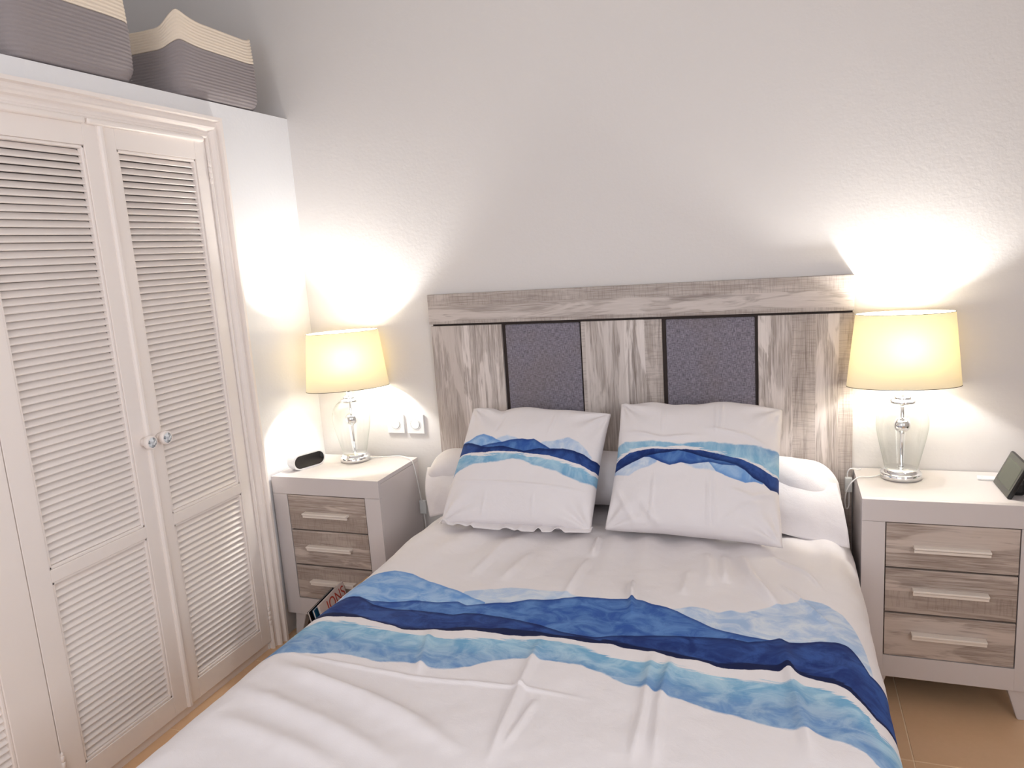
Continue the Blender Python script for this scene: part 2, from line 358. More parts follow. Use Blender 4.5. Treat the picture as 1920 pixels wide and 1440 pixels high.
# ---- outlines of the printed layers and the duvet's creases, in metres / cloth units
DUVET= {"I":[[1.704,0.933],[1.751,0.905],[1.787,0.905],[1.825,0.921],[1.858,0.894],[1.885,0.903],[1.919,0.881],[1.953,0.858],[1.997,0.829],[2.045,0.793],[2.088,0.804],[2.132,0.849],[2.16,0.907],[2.177,0.98],[2.182,1.058]],"B":[[1.097,0.938],[1.151,0.912],[1.225,0.881],[1.31,0.886],[1.378,0.886],[1.444,0.908]],"A":[[0.736,0.959],[0.736,1.022],[0.744,0.892],[0.814,0.844],[0.884,0.855],[0.96,0.897],[0.994,0.906],[1.084,0.941],[1.131,0.967],[1.185,0.987]],"C":[[0.74,1.065],[0.759,1.047],[0.8,1.038],[0.849,1.056],[0.91,1.046],[0.983,1.018],[1.049,1.02],[1.104,1.002],[1.138,1.015],[1.209,0.986],[1.259,0.975],[1.304,0.949],[1.367,0.938],[1.438,0.909],[1.503,0.909],[1.59,0.896],[1.624,0.899],[1.65,0.914],[1.689,0.921],[1.723,0.938],[1.777,0.974],[1.823,1.005],[1.87,1.017],[1.912,1.024],[1.957,1.024],[1.984,1.008],[2.0,1.025],[2.028,1.023],[2.071,1.009],[2.106,1.005],[2.136,1.014],[2.156,1.049],[2.176,1.104]],"D":[[0.742,1.068],[0.761,1.049],[0.801,1.039],[0.867,1.074],[0.946,1.084],[1.019,1.075],[1.075,1.076],[1.125,1.079],[1.151,1.062],[1.196,1.056],[1.258,1.062],[1.32,1.074],[1.388,1.089],[1.442,1.107],[1.481,1.115],[1.539,1.118],[1.58,1.1],[1.635,1.088],[1.727,1.063],[1.819,1.053],[1.86,1.045],[1.909,1.052],[1.957,1.027],[1.984,1.009],[2.0,1.026],[2.028,1.024],[2.071,1.01],[2.106,1.006],[2.136,1.015],[2.156,1.05],[2.176,1.105]],"E":[[0.74,1.157],[0.811,1.141],[0.847,1.14],[0.919,1.163],[1.015,1.173],[1.087,1.169],[1.168,1.145],[1.288,1.124],[1.38,1.121],[1.454,1.127],[1.5,1.122],[1.555,1.132],[1.563,1.122],[1.652,1.135],[1.746,1.142],[1.844,1.157],[1.92,1.139],[1.977,1.133],[2.0,1.124],[2.015,1.147],[2.062,1.157],[2.097,1.162],[2.13,1.188],[2.16,1.233],[2.178,1.257]],"F":[[0.749,1.181],[0.818,1.162],[0.873,1.158],[0.922,1.169],[0.982,1.177],[1.029,1.188],[1.09,1.177],[1.112,1.167],[1.145,1.168],[1.204,1.155],[1.274,1.154],[1.319,1.158],[1.383,1.149],[1.406,1.144],[1.452,1.139],[1.5,1.145],[1.524,1.148],[1.589,1.141],[1.613,1.152],[1.697,1.149],[1.74,1.163],[1.8,1.158],[1.845,1.172],[1.891,1.171],[1.959,1.156],[1.981,1.157],[2.0,1.146],[2.015,1.161],[2.061,1.175],[2.096,1.18],[2.123,1.2],[2.153,1.238],[2.176,1.269]],"G":[[0.747,1.221],[0.782,1.198],[0.878,1.189],[0.929,1.205],[0.996,1.202],[1.038,1.204],[1.131,1.207],[1.251,1.191],[1.411,1.16],[1.459,1.162],[1.513,1.169],[1.532,1.179],[1.601,1.196],[1.697,1.2],[1.744,1.193],[1.801,1.201],[1.848,1.212],[1.901,1.21],[1.974,1.203],[2.014,1.2],[2.081,1.211],[2.12,1.233],[2.156,1.274],[2.177,1.321]],"H":[[0.733,1.395],[0.767,1.376],[0.856,1.357],[0.916,1.338],[0.97,1.339],[1.037,1.345],[1.101,1.335],[1.15,1.333],[1.183,1.34],[1.228,1.335],[1.272,1.314],[1.316,1.276],[1.367,1.256],[1.42,1.244],[1.484,1.249],[1.539,1.25],[1.552,1.257],[1.592,1.267],[1.65,1.296],[1.699,1.304],[1.739,1.318],[1.785,1.323],[1.837,1.342],[1.891,1.347],[1.943,1.364],[1.993,1.371],[2.051,1.376],[2.097,1.391],[2.132,1.408],[2.159,1.436]]}
WR= [[[1.402,-0.606],[1.402,-0.924]],[[1.571,-0.771],[1.606,-0.985]],[[1.407,-1.149],[1.423,-1.368],[1.446,-1.632]],[[1.473,-1.391],[1.459,-1.581]],[[1.101,-1.172],[1.169,-1.383]],[[0.785,-1.372],[1.171,-1.388],[1.422,-1.364],[1.591,-1.371]],[[1.691,-1.15],[1.708,-1.38],[1.715,-1.567]],[[1.738,-1.147],[1.738,-1.36],[1.759,-1.556]],[[1.984,-1.008],[2.023,-1.301],[2.047,-1.48]],[[1.814,-0.527],[1.834,-0.746]],[[1.86,-0.518],[1.903,-0.698],[1.984,-0.871]],[[1.762,-0.537],[1.794,-0.777]],[[1.724,-0.674],[1.725,-0.846]],[[1.952,-0.5],[2.062,-0.653],[2.095,-0.735]],[[1.979,-0.705],[2.114,-0.944]],[[1.574,-0.777],[1.59,-0.896]],[[0.759,-1.411],[1.034,-1.482],[1.242,-1.548],[1.399,-1.611]],[[0.756,-1.532],[1.05,-1.597],[1.283,-1.675]],[[0.779,-1.633],[1.056,-1.686],[1.16,-1.714]],[[0.849,-1.441],[1.095,-1.485],[1.296,-1.55]],[[1.394,-0.446],[1.405,-0.605]],[[1.07,-0.836],[1.099,-0.524]],[[1.182,-0.851],[1.202,-0.599]]]
PL= {"I":[[0.607,0.354],[0.67,0.34],[0.731,0.316],[0.784,0.29],[0.862,0.324],[0.92,0.385],[0.96,0.442]],"B":[[0.29,0.336],[0.359,0.307],[0.421,0.329],[0.458,0.347]],"A":[[0.009,0.36],[0.064,0.344],[0.116,0.31],[0.179,0.289],[0.251,0.313],[0.309,0.351],[0.347,0.374]],"C":[[0.005,0.361],[0.068,0.361],[0.132,0.383],[0.186,0.399],[0.247,0.375],[0.338,0.369],[0.392,0.351],[0.472,0.336],[0.514,0.339],[0.553,0.328],[0.618,0.368],[0.681,0.405],[0.753,0.4],[0.769,0.397],[0.842,0.406],[0.909,0.427],[0.962,0.463]],"D":[[0.005,0.362],[0.069,0.364],[0.187,0.404],[0.27,0.404],[0.353,0.404],[0.423,0.425],[0.5,0.44],[0.6,0.409],[0.682,0.411],[0.768,0.396],[0.842,0.405],[0.909,0.426],[0.962,0.462]],"F":[[0.003,0.48],[0.074,0.464],[0.198,0.456],[0.295,0.445],[0.387,0.452],[0.486,0.453],[0.577,0.461],[0.691,0.468],[0.817,0.5],[0.898,0.514],[0.971,0.55]],"G":[[0.0,0.506],[0.055,0.487],[0.203,0.478],[0.39,0.469],[0.49,0.475],[0.614,0.488],[0.738,0.51],[0.861,0.531],[0.971,0.577]],"H":[[0.009,0.649],[0.066,0.611],[0.118,0.583],[0.178,0.555],[0.355,0.537],[0.432,0.512],[0.514,0.519],[0.593,0.553],[0.669,0.577],[0.752,0.596],[0.853,0.633],[0.951,0.659]]}
PR= {"H":[[-0.002,0.614],[0.064,0.642],[0.191,0.639],[0.32,0.642],[0.428,0.627],[0.585,0.652],[0.746,0.642],[0.885,0.654],[0.973,0.649]],"G":[[-0.0,0.517],[0.101,0.576],[0.24,0.599],[0.376,0.607],[0.509,0.6],[0.639,0.572],[0.789,0.552],[0.887,0.518],[0.963,0.473]],"F":[[0.002,0.489],[0.102,0.553],[0.241,0.58],[0.377,0.585],[0.527,0.585],[0.639,0.561],[0.789,0.541],[0.887,0.502],[0.966,0.458]],"D":[[0.006,0.421],[0.107,0.469],[0.198,0.515],[0.288,0.545],[0.413,0.576],[0.484,0.56],[0.554,0.533],[0.64,0.513],[0.757,0.496],[0.807,0.469],[0.857,0.422],[0.913,0.397],[0.953,0.358]],"C":[[0.006,0.42],[0.107,0.468],[0.198,0.513],[0.235,0.513],[0.309,0.48],[0.364,0.463],[0.434,0.485],[0.487,0.473],[0.598,0.496],[0.675,0.482],[0.758,0.489],[0.807,0.467],[0.857,0.42],[0.913,0.395],[0.953,0.357]],"I":[[0.007,0.398],[0.112,0.38],[0.175,0.424],[0.238,0.447],[0.282,0.478]],"B":[[0.452,0.476],[0.523,0.444],[0.592,0.44],[0.659,0.435]],"A":[[0.598,0.493],[0.642,0.434],[0.718,0.399],[0.817,0.377],[0.865,0.397],[0.913,0.386]]}

# ================================================================== STRUCTURE
RX, RY, RZ = 3.25, -3.95, 2.95          # right wall, rear wall, ceiling
fl = struct(box('floor', (-1.1, RY - 0.1, -0.06), (RX + 0.1, 0.1, -0.0015), M['grout']), 'tan tiled bedroom floor')
TS = 0.447; tm = None; jx, jy = 2.345, -0.62
i0 = math.floor((0.0 - jx) / TS); i1 = math.ceil((RX - jx) / TS); j0 = math.floor((RY - jy) / TS); j1 = math.ceil((0 - jy) / TS)
for i in range(i0, i1):
    for j in range(j0, j1):
        if tm is None:
            o = box('tile', (0.0015, 0.0015, -0.006), (TS - 0.0015, TS - 0.0015, 0.0), M['tile'], fl, 0.001, 1); tm = o.data
        else:
            o = link('tile', tm, None, fl)
        o.location = (jx + i * TS, jy + j * TS, 0)
struct(box('wall_back', (-1.1, 0.0, 0.0), (RX + 0.1, 0.1, RZ), M['wall']), 'pale grey painted wall behind the bed')
struct(box('ceiling', (-1.1, RY - 0.1, RZ), (RX + 0.1, 0.1, RZ + 0.1), M['ceiling']))
HW = 2.1616
struct(boxes('wall_left', [((-0.09, -0.535, 0), (0, 0, HW)), ((-0.09, -1.96, 2.04), (0, -0.535, HW)), ((-0.09, RY, 0), (0, -1.96, HW)), ((-1.0, RY, HW - 0.05), (-0.09, 0, HW))], M['wall_white']), 'white wall around the built-in wardrobe with a ledge on top')
struct(box('wall_niche', (-1.1, RY, 0), (-1.0, 0.0, RZ), M['wall']), 'wall at the back of the ledge above the wardrobe')
struct(boxes('wall_right', [((RX, RY, 0), (RX + 0.1, -3.4, RZ)), ((RX, -2.1, 0), (RX + 0.1, 0, RZ)), ((RX, -3.4, 0), (RX + 0.1, -2.1, 1.1)), ((RX, -3.4, 2.2), (RX + 0.1, -2.1, RZ))], M['wall']))
struct(boxes('wall_front', [((-1.1, RY - 0.1, 0), (0.5, RY, RZ)), ((2.0, RY - 0.1, 0), (RX + 0.1, RY, RZ)), ((0.5, RY - 0.1, 0), (2.0, RY, 1.05)), ((0.5, RY - 0.1, 2.35), (2.0, RY, RZ))], M['wall']))
def frame_bars(a0, a1, z0, z1, f):
    t = 0.05; return [f(a0, a0 + t, z0, z1), f(a1 - t, a1, z0, z1), f(a0, a1, z0, z0 + t), f(a0, a1, z1 - t, z1), f((a0 + a1) / 2 - 0.03, (a0 + a1) / 2 + 0.03, z0, z1)]
struct(boxes('window_1', frame_bars(0.5, 2.0, 1.05, 2.35, lambda a, b, c, d: ((a, RY - 0.08, c), (b, RY - 0.04, d))), M['lacquer']))
struct(boxes('window_2', frame_bars(-3.4, -2.1, 1.1, 2.2, lambda a, b, c, d: ((RX + 0.04, a, c), (RX + 0.08, b, d))), M['lacquer']))

# ================================================================== WARDROBE
wd = thing('wardrobe', 'white built-in wardrobe with louvred doors in the left wall', 'wardrobe', (0, -1.2, 0))
wd.location = (0, 0, 0)
# moulded casing: profile (outward offset, projection) swept up the right side and along the head
prof = [(0.0, 0.0), (0.0, 0.015), (0.006, 0.019), (0.012, 0.016), (0.016, 0.010), (0.022, 0.009), (0.028, 0.014), (0.033, 0.026), (0.040, 0.030), (0.046, 0.026), (0.049, 0.017), (0.056, 0.016), (0.062, 0.020), (0.066, 0.034), (0.078, 0.034), (0.078, 0.0)]
def casing_pts(corner_y, corner_z, yend):
    V = []; F = []; n = len(prof)
    for st in range(3):
        for o, d in prof:
            if st == 0: V.append((d, corner_y + o, 0.0))
            elif st == 1: V.append((d, corner_y + o, corner_z + o))
            else: V.append((d, yend, corner_z + o))
    for st in range(2):
        for k in range(n - 1): F.append((st * n + k, st * n + k + 1, (st + 1) * n + k + 1, (st + 1) * n + k))
    F.append(tuple(range(n))); return V, F
V, F = casing_pts(-0.528, 2.022, -2.02)
pyd('casing', V, F, M['paint'], wd)
for ya, yb in ((-1.035, -0.545), (-2.02, -1.040)):
    box('head_bead', (0.0, ya, 2.006), (0.026, yb, 2.026), M['paint'], wd, 0.008, 3)
box('lintel', (-0.02, -1.96, 2.0135), (0.004, -0.535, 2.04), M['paint'], wd)
box('plinth', (-0.05, -1.96, 0.0), (-0.004, -0.535, 0.034), M['paint'], wd)
# slat: one mesh shared by all (cross-section in x,z tilted; length along y)
PITCH = 0.0213
def slat_mesh(L):
    bm = bmesh.new(); bbox(bm, (-0.0132, -L / 2, -0.003), (0.0132, L / 2, 0.003), 0.0025, 2)
    bmesh.ops.rotate(bm, verts=bm.verts[:], cent=(0, 0, 0), matrix=Matrix.Rotation(math.radians(45), 3, 'Y'))
    bmesh.ops.recalc_face_normals(bm, faces=bm.faces[:]); me = bpy.data.meshes.new('slat'); bm.to_mesh(me); bm.free(); me.materials.append(M['paint']); return me
def door(y0, y1, sl, sr, knob_y, label, astragal=False, hinge_y=None):
    X0, X1, z0, z1 = -0.022, 0.010, 0.036, 2.012
    pl, pr = y0 + sl, y1 - sr; mid0, mid1, b0, t1 = 0.690, 0.728, 0.108, 1.944
    d = boxes('door', [((X0, y0, z0), (X1, pl, z1)), ((X0, pr, z0), (X1, y1, z1)), ((X0, pl, z0), (X1, pr, b0)), ((X0, pl, mid0), (X1, pr, mid1)), ((X0, pl, t1), (X1, pr, z1))], M['paint'], wd, 0.0015)
    d['label'] = label
    bd = []
    for za, zb in ((b0, mid0), (mid1, t1)):
        w_ = 0.010
        bd += [((-0.012, pl, za), (0.0065, pl + w_, zb)), ((-0.012, pr - w_, za), (0.0065, pr, zb)), ((-0.012, pl, za), (0.0065, pr, za + w_)), ((-0.012, pl, zb - w_), (0.0065, pr, zb))]
    boxes('panel_bead', bd, M['paint'], d, 0.003)
    me = slat_mesh(pr - pl - 0.018)
    for za, zb in ((b0 + 0.010, mid0 - 0.010), (mid1 + 0.010, t1 - 0.010)):
        n = int((zb - za) / PITCH); p = (zb - za) / n
        for k in range(n):
            s = link('slat', me, None, d); s.location = (-0.008, (pl + pr) / 2, za + (k + 0.5) * p)
            s.rotation_euler = (math.radians(random.uniform(-0.12, 0.12)), math.radians(random.uniform(-2, 2)), 0)
    if knob_y is not None:
        kn = lathe('knob', [(0.0, 0.0), (0.013, 0.0), (0.011, 0.006), (0.012, 0.012), (0.0175, 0.018), (0.0195, 0.024), (0.0195, 0.032), (0.0165, 0.036), (0.014, 0.035), (0.0, 0.0345)], M['paint'], d, 28)
        kn.rotation_euler = (0, PI / 2, 0); kn.location = (X1, knob_y, 1.005); kn.scale = (1.2, 1.2, 1.1)
        cr = lathe('knob_crystal', [(0.0, 0.0385), (0.006, 0.038), (0.0145, 0.0352), (0.0145, 0.033), (0, 0.033)], M['crystal'], d, 12, smooth=False)
        cr.rotation_euler = (0, PI / 2, 0); cr.location = (X1, knob_y, 1.005); cr.scale = (1.2, 1.2, 1.1); cr['label'] = 'faceted crystal set in the knob'
    if astragal:
        pyd('astragal', *(lambda P: ([(x, y, z) for z in (z0, z1) for x, y in P], [(k, (k + 1) % len(P), (k + 1) % len(P) + len(P), k + len(P)) for k in range(len(P))] + [tuple(range(len(P)))[::-1], tuple(range(len(P), 2 * len(P)))]))([(0.008, y0 - 0.010), (0.014, y0 - 0.010), (0.019, y0 - 0.005), (0.020, y0 + 0.002), (0.017, y0 + 0.009), (0.013, y0 + 0.013), (0.008, y0 + 0.013)]), M['paint'], d)
    if hinge_y is not None:
        for z in (1.90, 0.145):
            for dz in (-0.03, -0.01, 0.01, 0.03):
                h = lathe('hinge_knuckle', [(0.004, -0.0092), (0.0055, -0.008), (0.0055, 0.008), (0.004, 0.0092)], M['paint'], d, 12, closed=True); h.location = (X1 + 0.004, hinge_y, z + dz)
            f_ = lathe('hinge_pin', [(0.0005, 0.052), (0.004, 0.048), (0.0045, 0.042), (0.003, 0.038), (0.003, -0.04)], M['paint'], d, 10); f_.location = (X1 + 0.004, hinge_y, z)
    return d
door(-0.983, -0.530, 0.054, 0.054, -0.938, 'louvred wardrobe door nearest the corner', True, -0.526)
door(-1.462, -0.985, 0.068, 0.062, -1.003, 'louvred wardrobe door left of the corner one', False, -1.4635)
door(-1.943, -1.465, 0.070, 0.118, None, 'louvred wardrobe door cut off by the picture edge')

# ================================================================== BASKETS on the ledge
def basket(name, label, y0, y1, xf, depth, h, seed, dips):
    cy, cx = (y0 + y1) / 2, xf - depth / 2
    t = thing(name, label, 'basket', (cx, cy, HW), 0, 'rope baskets on the ledge above the wardrobe')
    W2, D2 = (y1 - y0) / 2, depth / 2; nl, sub, n = 23, 4, 96; rows = []
    for r in range(nl * sub + 1):
        u = r / (nl * sub); ph = (r % sub) / sub
        bul = 0.0032 * abs(math.sin(PI * ph)) ** 0.7
        base = 0.88 + 0.12 * min(1, (u / 0.14)) ** 0.45 if u < 0.14 else 1.0
        flare = 1.0 + 0.02 * math.sin(PI * u)
        L = []
        for k in range(n):
            a = 2 * PI * k / n; c, s = math.cos(a), math.sin(a); e = 0.30
            X = (abs(c) ** e) * math.copysign(1, c) * D2; Y = (abs(s) ** e) * math.copysign(1, s) * W2
            nn = math.hypot(X / D2 ** 2, Y / W2 ** 2); nx, ny = X / D2 ** 2 / nn, Y / W2 ** 2 / nn
            wob = 0.006 * u * math.sin(2 * a + seed) + 0.004 * u * math.sin(3 * a + 2 * seed)
            f = base * flare
            dip = sum(amp * math.exp(-(((a - a0 + PI) % (2 * PI) - PI) / w) ** 2) for a0, amp, w in dips)
            L.append((X * f + nx * (bul + wob), Y * f + ny * (bul + wob), 0.004 + h * u + dip * u ** 1.5))
        rows.append(L)
    cut = int(nl * 0.66) * sub
    def part(nm, ra, rb, mat, cap=False):
        V = [p for r in range(ra, rb + 1) for p in rows[r]]; F = [(i * n + k, i * n + (k + 1) % n, (i + 1) * n + (k + 1) % n, (i + 1) * n + k) for i in range(rb - ra) for k in range(n)]
        if cap: F.append(tuple(range(n))[::-1])
        o = pyd(nm, V, F, mat, t, True); md = o.modifiers.new('wall', 'SOLIDIFY'); md.thickness = 0.008; md.offset = -1; return o
    part('lower_band', 0, cut, M['rope_grey'], True)['label'] = 'grey rope lower band'
    part('upper_band', cut, nl * sub, M['rope_cream'])['label'] = 'cream rope upper band'
    return t
# angle 0 = front (+x), pi/2 = towards the back wall, -pi/2 = towards the camera side
basket('rope_basket', 'grey and cream rope basket nearest the back wall with a dipping rim', -0.605, -0.165, 0.012, 0.32, 0.275, 1.0, [(0.1, -0.020, 0.40), (-PI / 2, -0.045, 0.42), (-0.66, 0.014, 0.26), (1.0, 0.010, 0.25), (PI / 2, -0.03, 0.5)])
basket('rope_basket', 'grey and cream rope basket at the upper left picture corner', -1.235, -0.785, 0.014, 0.34, 0.285, 2.6, [(0.3, -0.006, 0.5), (-PI / 2, -0.03, 0.5), (PI / 2, -0.02, 0.5)])

# ================================================================== HEADBOARD
hb = thing('headboard', 'whitewashed wooden headboard with two grey fabric panels behind the pillows', 'headboard', (1.413, 0, 0))
hx = lambda v: v - 1.413
box('backing', (hx(0.612), -0.010, 0.02), (hx(2.214), -0.001, 1.38), M['dark'], hb)
for a, b_ in ((0.607, 0.921), (1.251, 1.562), (1.904, 2.218)):
    box('board', (hx(a), -0.024, 0.0), (hx(b_), -0.010, 1.257), M['wood_v'], hb, 0.0015)
for a, b_ in ((0.936, 1.245), (1.577, 1.893)):
    o = box('fabric_panel', (hx(a), -0.021, 0.45), (hx(b_), -0.010, 1.254), M['fabric'], hb, 0.005, 3); o['label'] = 'grey woven fabric panel'
box('top_rail', (hx(0.607), -0.036, 1.266), (hx(2.217), -0.001, 1.388), M['wood_h'], hb, 0.0015)

# ================================================================== NIGHTSTANDS
NW, ND, NH, NB = 0.5013, 0.338, 0.7006, 0.0999
def nightstand(label, x0, yf):
    t = thing('nightstand', label, 'nightstand', (x0 + NW / 2, yf + ND / 2, 0), 0, 'white nightstands either side of the bed')
    w, d = NW / 2, ND / 2; a = 0.0678; zt = NH - 0.0724; zb = 0.1737
    box('top_board', (-w, -d + 0.018, NH - 0.016), (w, d, NH), M['lacquer'], t, 0.0012)
    box('top_rail', (-w, -d, zt), (w, -d + 0.018, NH), M['lacquer'], t, 0.0012)
    for s in (-1, 1):
        lo, hi = ((-w, -d, NB), (-w + a, -d + 0.018, zt - 0.0008)) if s < 0 else ((w - a, -d, NB), (w, -d + 0.018, zt - 0.0008))
        box('stile', lo, hi, M['lacquer'], t, 0.0008)
        lo, hi = ((-w, -d + 0.018, NB), (-w + 0.016, d, NH - 0.0168)) if s < 0 else ((w - 0.016, -d + 0.018, NB), (w, d, NH - 0.0168))
        box('side_panel', lo, hi, M['lacquer'], t, 0.0008)
    box('bottom_rail', (-w + a, -d, NB), (w - a, -d + 0.018, zb), M['lacquer'], t)
    box('back_panel', (-w + 0.016, d - 0.008, NB), (w - 0.016, d, NH - 0.017), M['lacquer'], t)
    box('carcass', (-w + 0.018, -d + 0.02, NB + 0.004), (w - 0.018, d - 0.01, NH - 0.02), M['dark'], t)
    zs = [zb, 0.3244, 0.4769, zt]
    for k in range(3):
        g = 0.003
        dr = box('drawer', (-w + a + g, -d + 0.001, zs[k] + g), (w - a - g, -d + 0.019, zs[k + 1] - g), M['drawer_wood'], t, 0.0008)
        zc = (0.2555, 0.406, 0.548)[k]
        boxes('handle', [((-0.1035, -d - 0.020, zc - 0.002), (0.1035, -d + 0.001, zc + 0.009)), ((-0.1035, -d - 0.020, zc - 0.010), (0.1035, -d - 0.013, zc + 0.002)), ((-0.1035, -d - 0.026, zc + 0.002), (0.1035, -d - 0.019, zc + 0.009))], M['handle'], dr, 0.0012)['label'] = 'cream bar handle'
    for sx in (-1, 1):
        for sy in (-1, 1):
            xt0, xt1 = w - 0.030, w - 0.082; xb0, xb1 = w - 0.022, w - 0.052
            yt0, yt1 = d - 0.012, d - 0.060; yb0, yb1 = d - 0.006, d - 0.034
            V = [(sx * x, sy * y, z) for z, (x0_, x1_), (y0_, y1_) in ((0.0, (xb0, xb1), (yb0, yb1)), (NB, (xt0, xt1), (yt0, yt1))) for x, y in ((x0_, y0_), (x1_, y0_), (x1_, y1_), (x0_, y1_))]
            bm = bmesh.new(); vs = [bm.verts.new(v) for v in V]
            for f in ((0, 1, 2, 3), (4, 5, 6, 7), (0, 1, 5, 4), (1, 2, 6, 5), (2, 3, 7, 6), (3, 0, 4, 7)): bm.faces.new([vs[i] for i in f])
            bmesh.ops.bevel(bm, geom=bm.edges[:], offset=0.002, segments=2, affect='EDGES')
            bmobj('leg', bm, M['lacquer'], t)
    return t
nightstand('white three-drawer nightstand between the wardrobe and the bed', 0.0095, -0.4037)
nightstand('white three-drawer nightstand right of the bed, cut by the picture edge', 2.2222, -0.344)

# ================================================================== LAMPS
def lamp(label, x, y, rz, cord, swlo, swhi):
    t = thing('table_lamp', label, 'lamp', (x, y, NH), rz, 'glass table lamps on the nightstands')
    inv = Matrix.Rotation(-rz, 4, 'Z') @ Matrix.Translation((-x, -y, -NH))
    lathe('base', [(0, 0), (0.060, 0), (0.063, 0.002), (0.063, 0.019), (0.060, 0.022), (0.056, 0.022), (0.0555, 0.031), (0.053, 0.034), (0.0, 0.034)], M['chrome'], t, 56)
    vp = [(0.0500, 0.0345), (0.0525, 0.045), (0.0580, 0.070), (0.0660, 0.105), (0.0735, 0.140), (0.0785, 0.170), (0.0800, 0.190), (0.0785, 0.210), (0.0720, 0.230), (0.0610, 0.247), (0.0480, 0.258), (0.0370, 0.262)]
    V2 = [tuple(q) for q in crom([(a, b_, 0) for a, b_ in vp], 4)]
    lathe('glass_body', [(q[0], q[1]) for q in V2], M['glass'], t, 56)
    lathe('stem', [(0.0062, 0.034), (0.0085, 0.034), (0.0085, 0.044), (0.0058, 0.047), (0.0058, 0.150), (0.0075, 0.153), (0.0075, 0.158), (0.0058, 0.160), (0.0058, 0.262)], M['chrome'], t, 24)
    lathe('ball', [(0.0262 * math.sin(PI * k / 16), 0.183 - 0.0262 * math.cos(PI * k / 16)) for k in range(17)], M['chrome'], t, 36)
    lathe('cap', [(0.0, 0.260), (0.038, 0.260), (0.0395, 0.263), (0.0395, 0.267), (0.037, 0.270), (0.026, 0.272), (0.0265, 0.276), (0.0255, 0.282), (0.020, 0.286), (0.0105, 0.288), (0.0105, 0.305), (0.0, 0.306)], M['chrome'], t, 44)
    lathe('socket', [(0.0, 0.305), (0.012, 0.305), (0.012, 0.330), (0.016, 0.333), (0.016, 0.372), (0.0, 0.373)], M['plastic'], t, 24)
    lathe('bulb_base_occluder', [(0.0, 0.373), (0.013, 0.373), (0.015, 0.385), (0.025, 0.412), (0.026, 0.4165), (0.0, 0.417)], M['plastic'], t, 28)  # unseen bulb base, added and widened to block part of the downward light
    zb, zt, n, rows = 0.318, 0.559, 96, 10; V = []; F = []
    for i in range(rows + 1):
        u = i / rows; A = 0.1735 + (0.1485 - 0.1735) * u; B = 0.088 + (0.074 - 0.088) * u
        for k in range(n):
            a = 2 * PI * k / n; V.append((A * math.cos(a), B * math.sin(a), zb + (zt - zb) * u))
    F = [(i * n + k, i * n + (k + 1) % n, (i + 1) * n + (k + 1) % n, (i + 1) * n + k) for i in range(rows) for k in range(n)]
    sh = pyd('shade', V, F, M['shade'], t, True); sh['label'] = 'cream oval cloth shade'
    for z, A, B in ((zb, 0.1735, 0.088), (zt, 0.1485, 0.074)):
        P = [(A * math.cos(2 * PI * k / 64), B * math.sin(2 * PI * k / 64), z) for k in range(65)]
        tube('rim', P, 0.0011, M['wire'], sh, 6, False)
    # wire that carries the shade
    tube('shade_carrier', [(-0.146, 0, 0.545), (-0.06, 0, 0.545), (-0.018, 0, 0.368), (0.018, 0, 0.368), (0.06, 0, 0.545), (0.146, 0, 0.545)], 0.0012, M['chrome'], sh, 6, False)
    P = [tuple(inv @ Vector(p)) for p in cord]
    cd = tube('cord', P, 0.0021, M['plastic'], t, 8); cd['label'] = 'thin white flex'
    c = (Vector(swlo) + Vector(swhi)) / 2; h = (Vector(swhi) - Vector(swlo)) / 2
    sw = box('cord_switch', tuple(-h), tuple(h), M['greyplastic'], cd, 0.003, 3); sw.location = inv @ c; sw.rotation_euler = (0, 0, -rz)
    d = bpy.data.lights.new('bulb_light', 'POINT'); d.energy = LAMP_POWER; d.shadow_soft_size = 0.026; d.color = (1.0, 0.988, 0.95)
    o = bpy.data.objects.new('bulb_light', d); col.objects.link(o); o.parent = t; o.location = (0, 0, 0.446)
    return t
T = NH + 0.0026
lamp('glass and chrome table lamp with oval shade on the left nightstand', 0.250, -0.138, math.radians(34),
     [(0.305, -0.115, T + 0.004), (0.36, -0.085, T), (0.43, -0.085, T + 0.006), (0.49, -0.105, T + 0.004), (0.5165, -0.12, NH - 0.012), (0.526, -0.115, 0.62), (0.529, -0.10, 0.525), (0.531, -0.09, 0.49), (0.531, -0.088, 0.44), (0.532, -0.085, 0.38), (0.53, -0.07, 0.10), (0.53, -0.04, 0.03)],
     (0.516, -0.097, 0.457), (0.546, -0.083, 0.517))
lamp('glass and chrome table lamp with oval shade on the right nightstand', 2.362, -0.104, math.radians(4),
     [(2.300, -0.108, T + 0.006), (2.265, -0.12, T), (2.235, -0.135, T + 0.004), (2.213, -0.150, NH - 0.002), (2.196, -0.15, 0.672), (2.189, -0.12, 0.62), (2.195, -0.085, 0.575), (2.204, -0.07, 0.575), (2.206, -0.062, 0.61), (2.205, -0.056, 0.65), (2.2, -0.056, 0.69), (2.208, -0.062, 0.712), (2.230, -0.052, 0.7085), (2.2445, -0.03, T)],
     (2.192, -0.064, 0.626), (2.2165, -0.046, 0.679))

